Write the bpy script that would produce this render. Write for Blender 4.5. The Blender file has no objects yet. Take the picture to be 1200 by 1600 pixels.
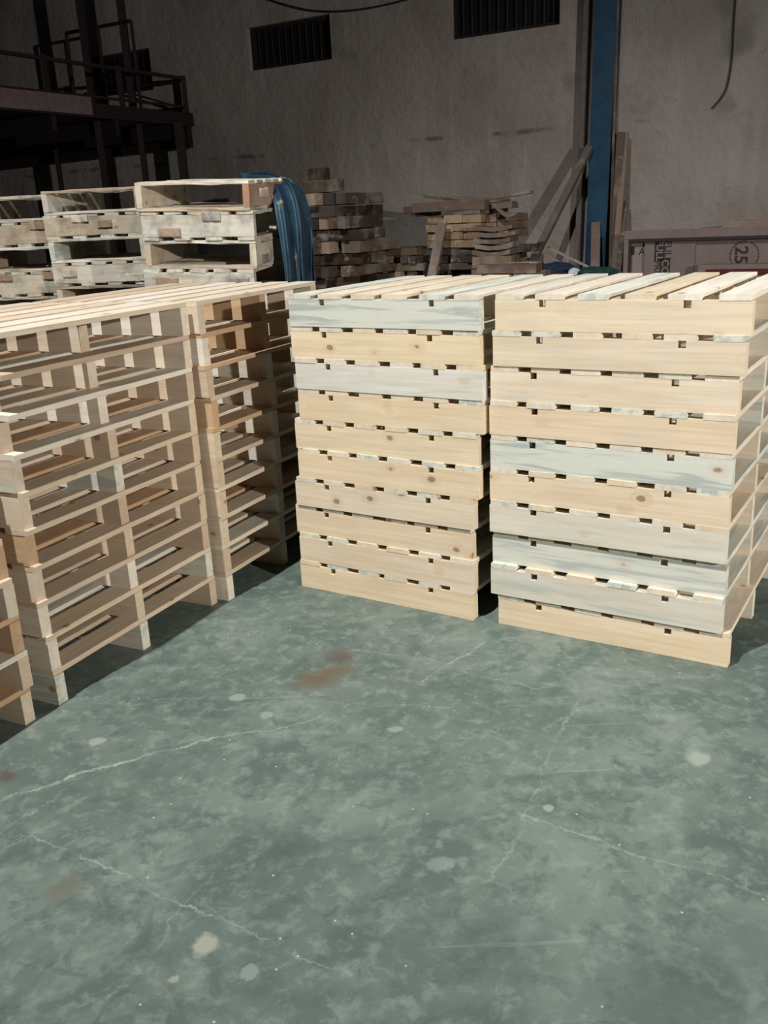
import bpy, bmesh, math, random
from mathutils import Vector, Matrix, Euler, noise
random.seed(7)
S = bpy.context.scene
COL = S.collection
PI = math.pi

# ------------------------------------------------------------------ camera
FPX, PITCH, ROLL, EYE = 1445.0, 0.31058, -0.0495, 1.5
CF = Vector((0, math.cos(PITCH), -math.sin(PITCH)))
_U = Vector((0, math.sin(PITCH), math.cos(PITCH))); _R = Vector((1, 0, 0))
CR = math.cos(ROLL)*_R + math.sin(ROLL)*_U
CU = -math.sin(ROLL)*_R + math.cos(ROLL)*_U
cam = bpy.data.cameras.new('camera'); camo = bpy.data.objects.new('camera', cam); COL.objects.link(camo)
cam.sensor_fit = 'VERTICAL'; cam.sensor_height = 32.0; cam.lens = FPX*32.0/1600.0
cam.clip_start = 0.05; cam.clip_end = 100
M = Matrix((( CR.x, CU.x, -CF.x, 0), (CR.y, CU.y, -CF.y, 0), (CR.z, CU.z, -CF.z, EYE), (0, 0, 0, 1)))
camo.matrix_world = M
S.camera = camo

# ------------------------------------------------------------------ view, world, lamps
S.view_settings.view_transform = 'Standard'; S.view_settings.look = 'None'
S.view_settings.gamma = 1.0; S.view_settings.use_curve_mapping = False
S.view_settings.exposure = 0.0
W = bpy.data.worlds.new('night'); S.world = W; W.use_nodes = True
W.node_tree.nodes['Background'].inputs[0].default_value = (0.85, 0.8, 0.9, 1)
W.node_tree.nodes['Background'].inputs[1].default_value = 0.010

def lamp(name, loc, target, power, color, size_deg, blend, rad):
    l = bpy.data.lights.new(name, 'SPOT'); o = bpy.data.objects.new(name, l); COL.objects.link(o)
    l.energy = power; l.color = color; l.spot_size = math.radians(size_deg); l.spot_blend = blend
    l.shadow_soft_size = rad; o.location = loc
    o.rotation_euler = (Vector(target)-Vector(loc)).to_track_quat('-Z', 'Y').to_euler()
    return o
# floodlight high on the left behind the camera
lamp('floodlight', (-2.45, 0.45, 8.0), (0.2, 4.6, 0.0), 3750, (1.0, 0.985, 0.95), 73, 1.0, 0.05)
# lamp low on the right behind the camera
lamp('work_lamp', (4.6, -2.0, 2.45), (1.0, 5.2, 0.4), 1850, (1.0, 0.93, 0.86), 80, 1.0, 0.06)

# ------------------------------------------------------------------ coordinate helpers
def ray(px, py): return CF + CR*((px-600)/FPX) - CU*((py-800)/FPX)
EYEV = Vector((0, 0, EYE))
def at(px, py, Y):
    d = ray(px, py); return EYEV + d*(Y/d.y)
def onz(px, py, z=0.0):
    d = ray(px, py); return EYEV + d*((z-EYE)/d.z)
WY = math.radians(30); UW = Vector((math.cos(WY), -math.sin(WY), 0)); VW = Vector((math.sin(WY), math.cos(WY), 0))
CW = 9.25                              # distance of the back wall along its normal
def wl(px, py, off=0.0):               # (u, z) on the plane `off` in front of the back wall
    d = ray(px, py); t = (CW-off)/d.dot(VW); p = EYEV + d*t
    return p.dot(UW), p.z
def wf(u, off, z): return UW*u + VW*(CW-off) + Vector((0, 0, z))
def fr(yaw, u, v, z=0.0):
    a = math.radians(yaw)
    return Vector((u*math.cos(a)+v*math.sin(a), -u*math.sin(a)+v*math.cos(a), z))

# ------------------------------------------------------------------ object helpers
def obj(name, me, mat=None, parent=None, color=None):
    if isinstance(me, bmesh.types.BMesh):
        m = bpy.data.meshes.new(name); me.to_mesh(m); me.free(); me = m
    o = bpy.data.objects.new(name, me); COL.objects.link(o)
    if mat and not me.materials: me.materials.append(mat)
    if parent: o.parent = parent
    if color: o.color = color
    return o
def tag(o, label, cat, group=None, kind=None):
    if label: o['label'] = label
    if cat: o['category'] = cat
    if group: o['group'] = group
    if kind: o['kind'] = kind
    return o
def empty(name, loc=(0, 0, 0), rot=(0, 0, 0)):
    o = bpy.data.objects.new(name, None); COL.objects.link(o); o.location = loc; o.rotation_euler = rot
    o.empty_display_size = 0.1
    return o
def struct(o): o['kind'] = 'structure'; return o
def bm_box(bm, x0, x1, y0, y1, z0, z1):
    vs = [bm.verts.new((x, y, z)) for z in (z0, z1) for y in (y0, y1) for x in (x0, x1)]
    for f in ((0,2,3,1),(4,5,7,6),(0,1,5,4),(2,6,7,3),(0,4,6,2),(1,3,7,5)): bm.faces.new([vs[i] for i in f])
    return vs
def box(x0, x1, y0, y1, z0, z1, bev=0.0):
    bm = bmesh.new(); bm_box(bm, x0, x1, y0, y1, z0, z1)
    if bev: bmesh.ops.bevel(bm, geom=bm.edges[:], offset=bev, segments=1, affect='EDGES')
    return bm
def plank_mesh(L, w, h, seed=0, bow=0.0, twist=0.0, rough=0.0, bev=0.0015, n=8, name='plank'):
    """a board along +x from 0..L, y 0..w, z 0..h, slightly bowed and worn"""
    rnd = random.Random(seed); bm = bmesh.new(); rings = []
    for i in range(n+1):
        t = i/n; x = L*t
        b = bow*(1-(2*t-1)**2); tw = twist*(t-.5)
        j = [rnd.uniform(-rough, rough) for _ in range(8)]
        c = [(0+j[0], bev), (bev, 0+j[1]), (w-bev, 0+j[2]), (w+j[3], bev), (w+j[4], h-bev), (w-bev, h+j[5]), (bev, h+j[6]), (0+j[7], h-bev)]
        ring = []
        for y, z in c:
            yy, zz = y-w/2, z-h/2
            yr = yy*math.cos(tw)-zz*math.sin(tw)+w/2; zr = yy*math.sin(tw)+zz*math.cos(tw)+h/2
            ring.append(bm.verts.new((x, yr, zr+b)))
        rings.append(ring)
    for a, b in zip(rings, rings[1:]):
        for k in range(8):
            bm.faces.new((a[k], a[(k+1) % 8], b[(k+1) % 8], b[k]))
    bm.faces.new(rings[0][::-1]); bm.faces.new(rings[-1])
    bmesh.ops.recalc_face_normals(bm, faces=bm.faces[:])
    m = bpy.data.meshes.new(name); bm.to_mesh(m); bm.free(); return m
def cyl_between(bm, a, b, r, seg=10):
    a, b = Vector(a), Vector(b); d = b-a; L = d.length
    q = d.to_track_quat('Z', 'Y').to_matrix().to_4x4()
    bmesh.ops.create_cone(bm, cap_ends=True, segments=seg, radius1=r, radius2=r, depth=L,
                          matrix=Matrix.Translation((a+b)/2) @ q)
def bar_between(bm, a, b, w, h, up=Vector((0, 0, 1))):
    a, b = Vector(a), Vector(b); d = (b-a); L = d.length; x = d.normalized()
    y = up.cross(x)
    if y.length < 1e-3: y = Vector((0, 1, 0)).cross(x)
    y.normalize(); z = x.cross(y)
    R = Matrix((x, y, z)).transposed().to_4x4(); T = Matrix.Translation(a) @ R
    vs = bm_box(bm, 0, L, -w/2, w/2, -h/2, h/2)
    for v in vs: v.co = T @ v.co
def tube(pts, r, mat, name, seg=6):
    cu = bpy.data.curves.new(name, 'CURVE'); cu.dimensions = '3D'; cu.bevel_depth = r; cu.bevel_resolution = 2
    sp = cu.splines.new('NURBS'); sp.points.add(len(pts)-1); sp.use_endpoint_u = True; sp.order_u = 3
    for p, q in zip(sp.points, pts): p.co = (*q, 1)
    cu.materials.append(mat)
    t = bpy.data.objects.new(name, cu); COL.objects.link(t)
    me = bpy.data.meshes.new_from_object(t.evaluated_get(bpy.context.evaluated_depsgraph_get()))
    bpy.data.objects.remove(t); o = bpy.data.objects.new(name, me); COL.objects.link(o); return o

# ------------------------------------------------------------------ materials
class NT:
    def __init__(s, name, rough=0.6, spec=0.3):
        s.m = bpy.data.materials.new(name); s.m.use_nodes = True; s.t = s.m.node_tree; s.N = s.t.nodes
        s.b = s.N['Principled BSDF']; s.b.inputs['Roughness'].default_value = rough
        s.b.inputs['Specular IOR Level'].default_value = spec
    def n(s, typ, ins=None, **kw):
        o = s.N.new(typ)
        for k, v in kw.items(): setattr(o, k, v)
        for k, v in (ins or {}).items():
            if isinstance(v, bpy.types.NodeSocket): s.t.links.new(v, o.inputs[k])
            else: o.inputs[k].default_value = v
        return o
    def math(s, op, a, b=0.0, c=0.0, clamp=False):
        return s.n('ShaderNodeMath', {0: a, 1: b, 2: c}, operation=op, use_clamp=clamp).outputs[0]
    def vmath(s, op, a, b=(0, 0, 0)):
        return s.n('ShaderNodeVectorMath', {0: a, 1: b}, operation=op).outputs
    def mix(s, f, a, b, mode='MIX'):
        o = s.N.new('ShaderNodeMix'); o.data_type = 'RGBA'; o.blend_type = mode
        for idx, v in ((0, f), (6, a), (7, b)):
            if isinstance(v, bpy.types.NodeSocket): s.t.links.new(v, o.inputs[idx])
            else: o.inputs[idx].default_value = v if idx == 0 else (*v[:3], 1)
        return o.outputs[2]
    def noise(s, vec, scale, detail=4, rough=.55, dist=0.0):
        return s.n('ShaderNodeTexNoise', {'Vector': vec, 'Scale': scale, 'Detail': detail, 'Roughness': rough, 'Distortion': dist}).outputs[0]
    def rng(s, v, a, b, c=0.0, d=1.0, smooth=True):
        o = s.n('ShaderNodeMapRange', {0: v, 1: a, 2: b, 3: c, 4: d}); o.clamp = True
        if smooth: o.interpolation_type = 'SMOOTHSTEP'
        return o.outputs[0]
    def link(s, a, name): s.t.links.new(a, s.b.inputs[name])
    def bump(s, h, strength=.3, dist=.002):
        o = s.n('ShaderNodeBump', {'Strength': strength, 'Distance': dist, 'Height': h}); s.link(o.outputs[0], 'Normal')

def wood(name, dirt=0.0, rough=.6):
    """timber: base colour comes from the object's own colour, alpha is the share of blue stain"""
    T = NT(name, rough, .25)
    oi = T.n('ShaderNodeObjectInfo'); tc = T.n('ShaderNodeTexCoord').outputs['Object']
    rv = T.n('ShaderNodeCombineXYZ', {0: T.math('MULTIPLY', oi.outputs['Random'], 37.0), 1: T.math('MULTIPLY', oi.outputs['Random'], 91.0), 2: T.math('MULTIPLY', oi.outputs['Random'], 53.0)}).outputs[0]
    p = T.vmath('ADD', tc, rv)[0]
    # knots
    ks = T.vmath('MULTIPLY', p, (1.0, 1.5, 1.5))[0]
    vo = T.n('ShaderNodeTexVoronoi', {'Vector': ks, 'Scale': 5.5})
    kd = T.math('ADD', vo.outputs['Distance'], T.math('MULTIPLY', T.math('SUBTRACT', T.noise(p, 60, 2), .5), .05))
    kgate = T.math('GREATER_THAN', T.n('ShaderNodeSeparateColor', {0: vo.outputs['Color']}).outputs[0], .25)
    knot = T.math('MULTIPLY', T.rng(kd, .07, .115, 1, 0), kgate)
    halo = T.math('MULTIPLY', T.rng(kd, .09, .28, 1, 0), kgate)
    # grain pulled around the knots
    warp = T.vmath('ADD', T.vmath('MULTIPLY', p, (1.1, 16.0, 16.0))[0], T.n('ShaderNodeCombineXYZ', {0: 0.0, 1: T.math('MULTIPLY', halo, .8), 2: T.math('MULTIPLY', halo, 1.4)}).outputs[0])[0]
    g1 = T.noise(warp[0] if isinstance(warp, tuple) else warp, 1.6, 5, .6, .35)
    g2 = T.noise(T.vmath('MULTIPLY', p, (3.0, 90.0, 90.0))[0], 1.0, 3, .6)
    base = T.n('ShaderNodeMix'); 
    c0 = oi.outputs['Color']
    c = T.mix(T.rng(g1, .38, .62, 0, .30), c0, (.78, .66, .50), 'MULTIPLY')
    c = T.mix(T.rng(g2, .35, .7, 0, .18), c, (.55, .42, .30), 'MULTIPLY')
    g3 = T.noise(T.vmath('MULTIPLY', p, (2.2, 5.0, 5.0))[0], 1.6, 4, .65, .4)
    c = T.mix(T.rng(g3, .40, .66, 0, .42), c, (.88, .90, .92), 'MULTIPLY')
    c = T.mix(T.rng(g3, .58, .72, 0, .30), c, (.62, .60, .50))
    # blue stain streaks
    bs = T.noise(T.vmath('MULTIPLY', p, (1.3, 9.0, 9.0))[0], 1.3, 4, .6, .6)
    al = oi.outputs['Alpha']
    bm_ = T.math('MULTIPLY', T.rng(T.math('ADD', bs, T.math('MULTIPLY', T.math('SUBTRACT', al, .5), .5)), .42, .62), T.math('MULTIPLY', al, .95), clamp=True)
    c = T.mix(bm_, c, (.64, .655, .58))
    st2 = T.noise(T.vmath('MULTIPLY', p, (1.6, 22.0, 22.0))[0], 1.4, 3, .6, .5)
    c = T.mix(T.math('MULTIPLY', T.math('MULTIPLY', T.rng(st2, .47, .62), bm_), .7), c, (.29, .35, .34))
    c = T.mix(T.math('MULTIPLY', halo, .25), c, (.55, .36, .20))
    c = T.mix(T.math('MULTIPLY', knot, .72), c, (.20, .10, .05))
    if dirt:
        d = T.noise(p, 7.0, 5, .65); c = T.mix(T.rng(d, .45, .7, 0, dirt), c, (.10, .085, .075))
        d2 = T.noise(p, 2.2, 3, .6); c = T.mix(T.rng(d2, .5, .65, 0, dirt*.6), c, (.55, .52, .45))
    T.N.remove(base)
    T.link(c, 'Base Color'); T.bump(T.math('ADD', g1, T.math('MULTIPLY', g2, .5)), .25, .002)
    return T.m
PINE = wood('pine'); OLD = wood('weathered_wood', .55, .75); DARK = wood('rough_timber', .35, .8)

def plain(name, col, rough=.6, metal=0.0, var=.25, sc=12.0, spec=.3):
    T = NT(name, rough, spec); tc = T.n('ShaderNodeTexCoord').outputs['Object']
    a = T.noise(tc, sc, 5, .6)
    T.link(T.mix(T.rng(a, .35, .7), col, tuple(x*(1-var) for x in col)), 'Base Color')
    T.b.inputs['Metallic'].default_value = metal; T.bump(a, .15, .003)
    return T.m
STEEL = plain('dark_steel', (.030, .022, .022), .55, .3)
BLUEP = plain('blue_paint', (.018, .062, .115), .5, 0, .35, 5)
GREYP = plain('grey_steel', (.13, .115, .105), .6)
PINKM = plain('pale_beam', (.17, .125, .125), .7)
CARD = plain('cardboard', (.195, .150, .138), .85, 0, .15, 6)
CARD2 = plain('cardboard_light', (.24, .20, .185), .85, 0, .12, 6)
INK = plain('printed_ink', (.035, .028, .028), .8)
REDT = plain('red_strip', (.09, .014, .016), .7)
NAVY = plain('navy_cloth', (.012, .022, .05), .9, 0, .5, 30)
WHITEC = plain('white_cloth', (.55, .6, .7), .8)
GREENC = plain('green_cloth', (.012, .05, .042), .85, 0, .4, 25)
WIRE = plain('black_cable', (.02, .02, .02), .6)
WINDARK = plain('window_darkness', (.006, .006, .007), .7)  # opaque near-black colour painted in for the night darkness behind the windows
GRIME = plain('window_grille', (.02, .018, .018), .6)

def tarp_mat():
    T = NT('blue_tarpaulin', .45, .35); tc = T.n('ShaderNodeTexCoord').outputs['Object']
    a = T.noise(tc, 5, 5, .6); w = T.noise(T.vmath('MULTIPLY', tc, (80, 80, 80))[0], 1.0, 2)
    c = T.mix(T.rng(a, .35, .65), (.006, .024, .046), (.022, .056, .085))
    c = T.mix(T.rng(w, .5, .7, 0, .25), c, (.04, .085, .11))
    c = T.mix(T.rng(T.noise(tc, 9, 2), .66, .72, 0, .7), c, (.30, .28, .22))
    T.link(c, 'Base Color'); T.bump(w, .3, .001); return T.m
TARP = tarp_mat()

def wall_mat():
    T = NT('stained_plaster', .9, .15); g = T.n('ShaderNodeNewGeometry').outputs['Position']
    a = T.noise(g, .55, 6, .6, .4); b = T.noise(g, 3.2, 5, .65); d = T.noise(T.vmath('MULTIPLY', g, (3.0, 3.0, .45))[0], 1.2, 4, .6)
    e = T.noise(g, 14, 3, .6)
    c = T.mix(T.rng(a, .38, .62), (.30, .268, .245), (.235, .205, .185))
    c = T.mix(T.rng(d, .48, .66, 0, .4), c, (.36, .34, .32))
    c = T.mix(T.rng(b, .56, .72, 0, .35), c, (.17, .15, .135))
    c = T.mix(T.rng(e, .64, .74, 0, .35), c, (.12, .105, .095))
    c = T.mix(T.rng(T.noise(T.vmath('ADD', g, (9, 4, 2))[0], 1.3, 2), .64, .76, 0, .6), c, (.13, .115, .105))
    z = T.n('ShaderNodeSeparateXYZ', {0: g}).outputs[2]
    zz = T.math('ADD', z, T.math('MULTIPLY', T.math('SUBTRACT', b, .5), .10))
    seam = T.math('MULTIPLY', T.rng(T.math('ABSOLUTE', T.math('SUBTRACT', zz, 2.22)), .004, .035, 1, 0), T.rng(T.noise(g, 2.3, 4), .50, .62, 0, .75))
    c = T.mix(seam, c, (.07, .06, .055))
    T.link(c, 'Base Color'); T.bump(T.math('ADD', b, T.math('MULTIPLY', e, .4)), .9, .03); return T.m

def floor_mat():
    T = NT('polished_green_concrete', .5, .35); g = T.n('ShaderNodeNewGeometry').outputs['Position']
    a = T.noise(g, 1.1, 6, .62, .5); b = T.noise(g, 4.2, 6, .66, .3); c_ = T.noise(g, 17, 6, .7, .25); d = T.noise(g, 55, 4, .65)
    c = T.mix(T.rng(a, .36, .64), (.160, .204, .180), (.092, .128, .113))
    c = T.mix(T.rng(b, .46, .62, 0, .8), c, (.072, .108, .096))
    c = T.mix(T.rng(c_, .47, .66, 0, .45), c, (.235, .295, .262))
    c = T.mix(T.rng(T.noise(T.vmath('ADD', g, (3, 8, 0))[0], 11, 6, .7, .6), .51, .66, 0, .6), c, (.066, .098, .088))
    c = T.mix(T.rng(d, .66, .76, 0, .45), c, (.34, .38, .35))
    sp = T.n('ShaderNodeTexVoronoi', {'Vector': g, 'Scale': 26.0})
    c = T.mix(T.math('MULTIPLY', T.rng(sp.outputs['Distance'], .05, .10, 1, 0), T.math('GREATER_THAN', T.n('ShaderNodeSeparateColor', {0: sp.outputs['Color']}).outputs[0], .86)), c, (.42, .45, .42))
    # scratches running along the traffic direction
    rot = T.n('ShaderNodeMapping', {'Vector': g, 'Rotation': (0, 0, .5), 'Scale': (.8, 22, 1)}).outputs[0]
    sc = T.noise(rot, 1.7, 3, .55)
    c = T.mix(T.rng(sc, .66, .74, 0, .35), c, (.26, .34, .31))
    nz = T.n('ShaderNodeTexNoise', {'Vector': g, 'Scale': 5.0, 'Detail': 5.0}).outputs['Color']
    nz2 = T.n('ShaderNodeTexNoise', {'Vector': g, 'Scale': 38.0, 'Detail': 4.0, 'Roughness': .7}).outputs['Color']
    dis = T.vmath('ADD', T.vmath('MULTIPLY', T.vmath('SUBTRACT', nz, (.5, .5, .5))[0], (.11, .11, 0))[0], T.vmath('MULTIPLY', T.vmath('SUBTRACT', nz2, (.5, .5, .5))[0], (.045, .045, 0))[0])[0]
    P = T.vmath('MULTIPLY', T.vmath('ADD', g, dis)[0], (1, 1, 0))[0]
    gate = T.rng(T.noise(g, 9, 5, .7), .40, .60, .15, 1)
    # cracks and scraped lines
    lines = [((0,1252),(110,1213),.009,.6),((110,1213),(215,1183),.010,.75),((215,1183),(330,1153),.009,.65),((330,1153),(450,1137),.006,.4),((450,1137),(580,1090),.005,.4),
             ((0,1290),(215,1382),.007,.5),((215,1382),(330,1436),.008,.55),((330,1436),(540,1525),.006,.4),
             ((790,1268),(960,1320),.006,.5),((960,1320),(1200,1394),.007,.55),((905,1095),(850,1210),.006,.4),((850,1210),(740,1445),.006,.4),
             ((755,1005),(665,1062),.006,.6),((550,1012),(845,1076),.005,.4),((0,1305),(130,1215),.005,.35),((330,1370),(170,1560),.006,.25),((520,1180),(465,1240),.004,.4),((690,985),(640,1040),.004,.35)]
    for p0, p1, w, s_ in lines:
        A, B = onz(*p0), onz(*p1); ba = B-A; L2 = ba.length_squared
        pa = T.vmath('SUBTRACT', P, tuple(A))[0]
        t = T.math('MULTIPLY', T.vmath('DOT_PRODUCT', pa, tuple(ba))[1], 1/L2, clamp=True)
        cl = T.n('ShaderNodeVectorMath', {0: tuple(ba), 'Scale': t}, operation='SCALE').outputs[0]
        dd = T.vmath('LENGTH', T.vmath('SUBTRACT', pa, cl)[0])[1]
        m = T.math('MULTIPLY', T.rng(dd, w*.1, w*.85, s_, 0), gate)
        c = T.mix(m, c, (.34, .41, .375))
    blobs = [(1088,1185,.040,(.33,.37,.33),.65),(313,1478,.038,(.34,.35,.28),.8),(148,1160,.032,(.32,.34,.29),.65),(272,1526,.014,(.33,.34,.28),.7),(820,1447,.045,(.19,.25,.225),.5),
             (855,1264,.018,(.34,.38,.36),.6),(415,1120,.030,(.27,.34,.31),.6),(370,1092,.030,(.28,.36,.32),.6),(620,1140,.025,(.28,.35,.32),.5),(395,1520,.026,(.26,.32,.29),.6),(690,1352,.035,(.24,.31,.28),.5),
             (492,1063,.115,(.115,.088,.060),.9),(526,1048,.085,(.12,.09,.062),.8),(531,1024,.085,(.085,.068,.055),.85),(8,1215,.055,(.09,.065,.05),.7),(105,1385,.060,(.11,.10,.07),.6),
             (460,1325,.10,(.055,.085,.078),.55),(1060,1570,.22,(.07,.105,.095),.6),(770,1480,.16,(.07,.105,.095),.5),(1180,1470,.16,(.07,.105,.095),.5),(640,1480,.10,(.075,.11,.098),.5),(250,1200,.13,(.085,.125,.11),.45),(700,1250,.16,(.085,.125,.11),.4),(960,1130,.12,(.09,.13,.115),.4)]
    P2 = T.vmath('MULTIPLY', T.vmath('ADD', g, T.vmath('MULTIPLY', dis, (.75, .75, 0))[0])[0], (1, 1, 0))[0]
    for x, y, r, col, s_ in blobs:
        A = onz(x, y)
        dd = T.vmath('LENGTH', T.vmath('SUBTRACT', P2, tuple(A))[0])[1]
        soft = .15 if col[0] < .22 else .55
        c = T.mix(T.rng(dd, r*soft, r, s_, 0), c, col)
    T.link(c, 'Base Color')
    T.link(T.rng(b, .3, .7, .42, .62), 'Roughness')
    T.bump(T.math('ADD', c_, T.math('MULTIPLY', d, .5)), .12, .004)
    return T.m

# ------------------------------------------------------------------ setting
bm = bmesh.new(); bm_box(bm, -16, 12, -6, 20, -.2, 0)
struct(obj('floor', bm, floor_mat()))

WALLM = wall_mat()
def rect(px):       # pixel corners of an opening in the wall -> u0,u1,z0,z1
    q = [wl(*p) for p in px]
    return (min(q[0][0], q[2][0])+max(q[0][0], q[2][0]))/2, (q[1][0]+q[3][0])/2, (q[2][1]+q[3][1])/2, (q[0][1]+q[1][1])/2
# corners: top-left, top-right, bottom-left, bottom-right
wins = [rect([(386, 45), (516, 20), (390, 112), (517, 92)]), rect([(706, -40), (876, -62), (703, 63), (874, 38)]), rect([(135, 93), (232, 73), (142, 160), (239, 134)])]
us = sorted({-14.0, 10.0} | {w[0] for w in wins} | {w[1] for w in wins}); zs = sorted({-.2, 7.5} | {w[2] for w in wins} | {w[3] for w in wins})
bm = bmesh.new()
for u0, u1 in zip(us, us[1:]):
    for z0, z1 in zip(zs, zs[1:]):
        um, zm = (u0+u1)/2, (z0+z1)/2
        if any(w[0] < um < w[1] and w[2] < zm < w[3] for w in wins): continue
        bm_box(bm, u0, u1, 0, .25, z0, z1)
bmesh.ops.remove_doubles(bm, verts=bm.verts[:], dist=1e-5)
dbl = {}
for f in bm.faces: dbl.setdefault(tuple(round(c, 3) for c in f.calc_center_median()), []).append(f)
bmesh.ops.delete(bm, geom=[f for l in dbl.values() if len(l) > 1 for f in l], context='FACES')
bmesh.ops.recalc_face_normals(bm, faces=bm.faces[:])
wo = obj('wall_back', bm, WALLM); wo.location = VW*CW; wo.rotation_euler.z = -WY; struct(wo)
for i, (u0, u1, z0, z1) in enumerate(wins):
    r = empty('window_%d' % (i+1), wf(u0, 0, z0), (0, 0, -WY)); struct(r)
    w, h = u1-u0, z1-z0
    bm = bmesh.new(); t = .035
    bm_box(bm, 0, t, .06, .12, 0, h); bm_box(bm, w-t, w, .06, .12, 0, h)
    bm_box(bm, t, w-t, .06, .12, 0, t); bm_box(bm, t, w-t, .06, .12, h-t, h)
    obj('window_frame', bm, GRIME, r)
    bm = bmesh.new(); n = max(6, int(w/.09))
    for k in range(1, n): cyl_between(bm, (w*k/n, .09, t), (w*k/n, .09, h-t), .006, 6)
    obj('window_grille', bm, GRIME, r)
    obj('window_dark_backing', box(t, w-t, .13, .138, t, h-t), WINDARK, r)  # added sheet that blacks out the opening behind the grille

# ------------------------------------------------------------------ new pallets
PW, PD, PH = .835, .905, .12252; BT = .019; SH = PH-BT; ST = .042
def stringer_mesh(seed, notches=True):
    rnd = random.Random(seed); bm = bmesh.new()
    xs = [0.0]; nt = [(.197*PW+rnd.uniform(-.008, .008)), (.765*PW+rnd.uniform(-.008, .008))]; nw = .026; nd = .024
    prof = [(0, 0)]
    for k in range(1, 8): prof.append((PW*k/8, rnd.uniform(0, .0012)))
    prof.append((PW, 0)); prof.append((PW, SH))
    if notches:
        for a in reversed(nt):
            prof += [(a+nw/2, SH), (a+nw/2, SH-nd), (a-nw/2, SH-nd), (a-nw/2, SH)]
    prof.append((0, SH))
    f = bm.faces.new([bm.verts.new((x, 0, z)) for x, z in prof])
    ex = bmesh.ops.extrude_face_region(bm, geom=[f]); 
    for v in ex['geom']:
        if isinstance(v, bmesh.types.BMVert): v.co.y += ST
    bmesh.ops.recalc_face_normals(bm, faces=bm.faces[:])
    bmesh.ops.triangulate(bm, faces=[f for f in bm.faces if len(f.verts) > 4])
    m = bpy.data.meshes.new('stringer'); bm.to_mesh(m); bm.free(); m.materials.append(PINE); return m
STR = [stringer_mesh(i) for i in range(5)]
BW = .098
BRD = []
for i in range(6):
    w = BW + [0, .002, -.003, .004, -.002, .0][i]
    m = plank_mesh(PD, w, BT, i, 0, 0, .0007, .0018, 8, 'deck_board'); m.materials.append(PINE); BRD.append(m)
TONE_A = [(.74, .65, .50), (.78, .72, .60), (.73, .63, .47), (.74, .69, .60), (.78, .70, .56)]
TONE_W = [(.78, .75, .67), (.76, .70, .60), (.80, .77, .69), (.76, .68, .54)]
TONE_D = [(.66, .56, .43), (.60, .49, .37), (.72, .64, .52), (.64, .54, .42), (.57, .46, .35), (.76, .70, .61)]
ORANGE = (.54, .375, .235); GREYB = (.48, .46, .46)
def wtone(rnd, tones, stain_p=.3, forced=None):
    c = forced or rnd.choice(tones); j = rnd.uniform(-.03, .03)
    a = rnd.uniform(.45, .95) if rnd.random() < stain_p else rnd.uniform(0, .12)
    return (max(c[0]+j, 0), max(c[1]+j, 0), max(c[2]+j*.8, 0), a)
def new_pallet(loc, yaw, label, group, seed, tones, stain=.3, front=None, stain_b=None, back_rot=0.0, jx=.009, orange=.12, inset=(0, 0), white=False):
    rnd = random.Random(seed)
    r = empty('pallet', loc, (0, 0, -math.radians(yaw)+back_rot))
    tag(r, label, 'pallet', group)
    for k, y in enumerate((0, (PD-ST)/2, PD-ST)):
        c = front if (front and k == 0) else wtone(rnd, tones, stain*.7)
        if tones is TONE_D and rnd.random() < .14: c = (*ORANGE, 0.0)
        o = obj('stringer', STR[rnd.randrange(5)], None, r, c); o.location = (rnd.uniform(-.002, .002), y, 0)
        if k < 2 and inset[k]: o.scale.x = (PW-inset[k])/PW
        if k == 2: o.location = (PW, y+ST, 0); o.rotation_euler.z = PI
    for k in range(6):
        x = k*(PW-BW)/5 + (rnd.uniform(-jx, jx) if 0 < k < 5 else (.002 if k == 0 else -.002))
        m = BRD[rnd.randrange(6)]
        c = wtone(rnd, TONE_W if (white and rnd.random() < .75) else tones, stain if stain_b is None else stain_b)
        if tones is TONE_D and rnd.random() < orange: c = (*ORANGE, 0.0)
        o = obj('deck_board', m, None, r, c); o.rotation_euler.z = PI/2
        o.location = (x+BW+(.001 if k < 5 else 0), rnd.uniform(-.002, .002), SH+.0003)
    return r
ORD = ['topmost', 'second from the top', 'third from the top', 'fourth from the top', 'fifth from the top', 'sixth from the top',
       'seventh from the top', 'third from the bottom', 'second from the bottom', 'bottommost']
LA = [-2.276, -2.280, -2.268, -2.268, -2.296, -2.286, -2.309, -2.326, -2.315, -2.319]
LB = [-1.357, -1.366, -1.378, -1.380, -1.382, -1.383, -1.382, -1.380, -1.380, -1.354]
RD = [-2.203, -2.205, -2.208, -2.211, -2.213, -2.216, -2.215, -2.218, -2.216, -2.213]
IN0 = [.085, .075, .050, .022, .018, .022, .018, .010, .004, .0]; IN1 = [.100, .080, .050, .020, .016, .015, .012, .012, .003, .0]
RE = [-2.176, -2.172, -2.164, -2.161, -2.158, -2.160, -2.164, -2.169, -2.172, -2.174]
RC = [-2.36, -2.34, -2.31, -2.29, -2.26, -2.232, -2.214, -2.217, -2.213, -2.222]
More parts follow.
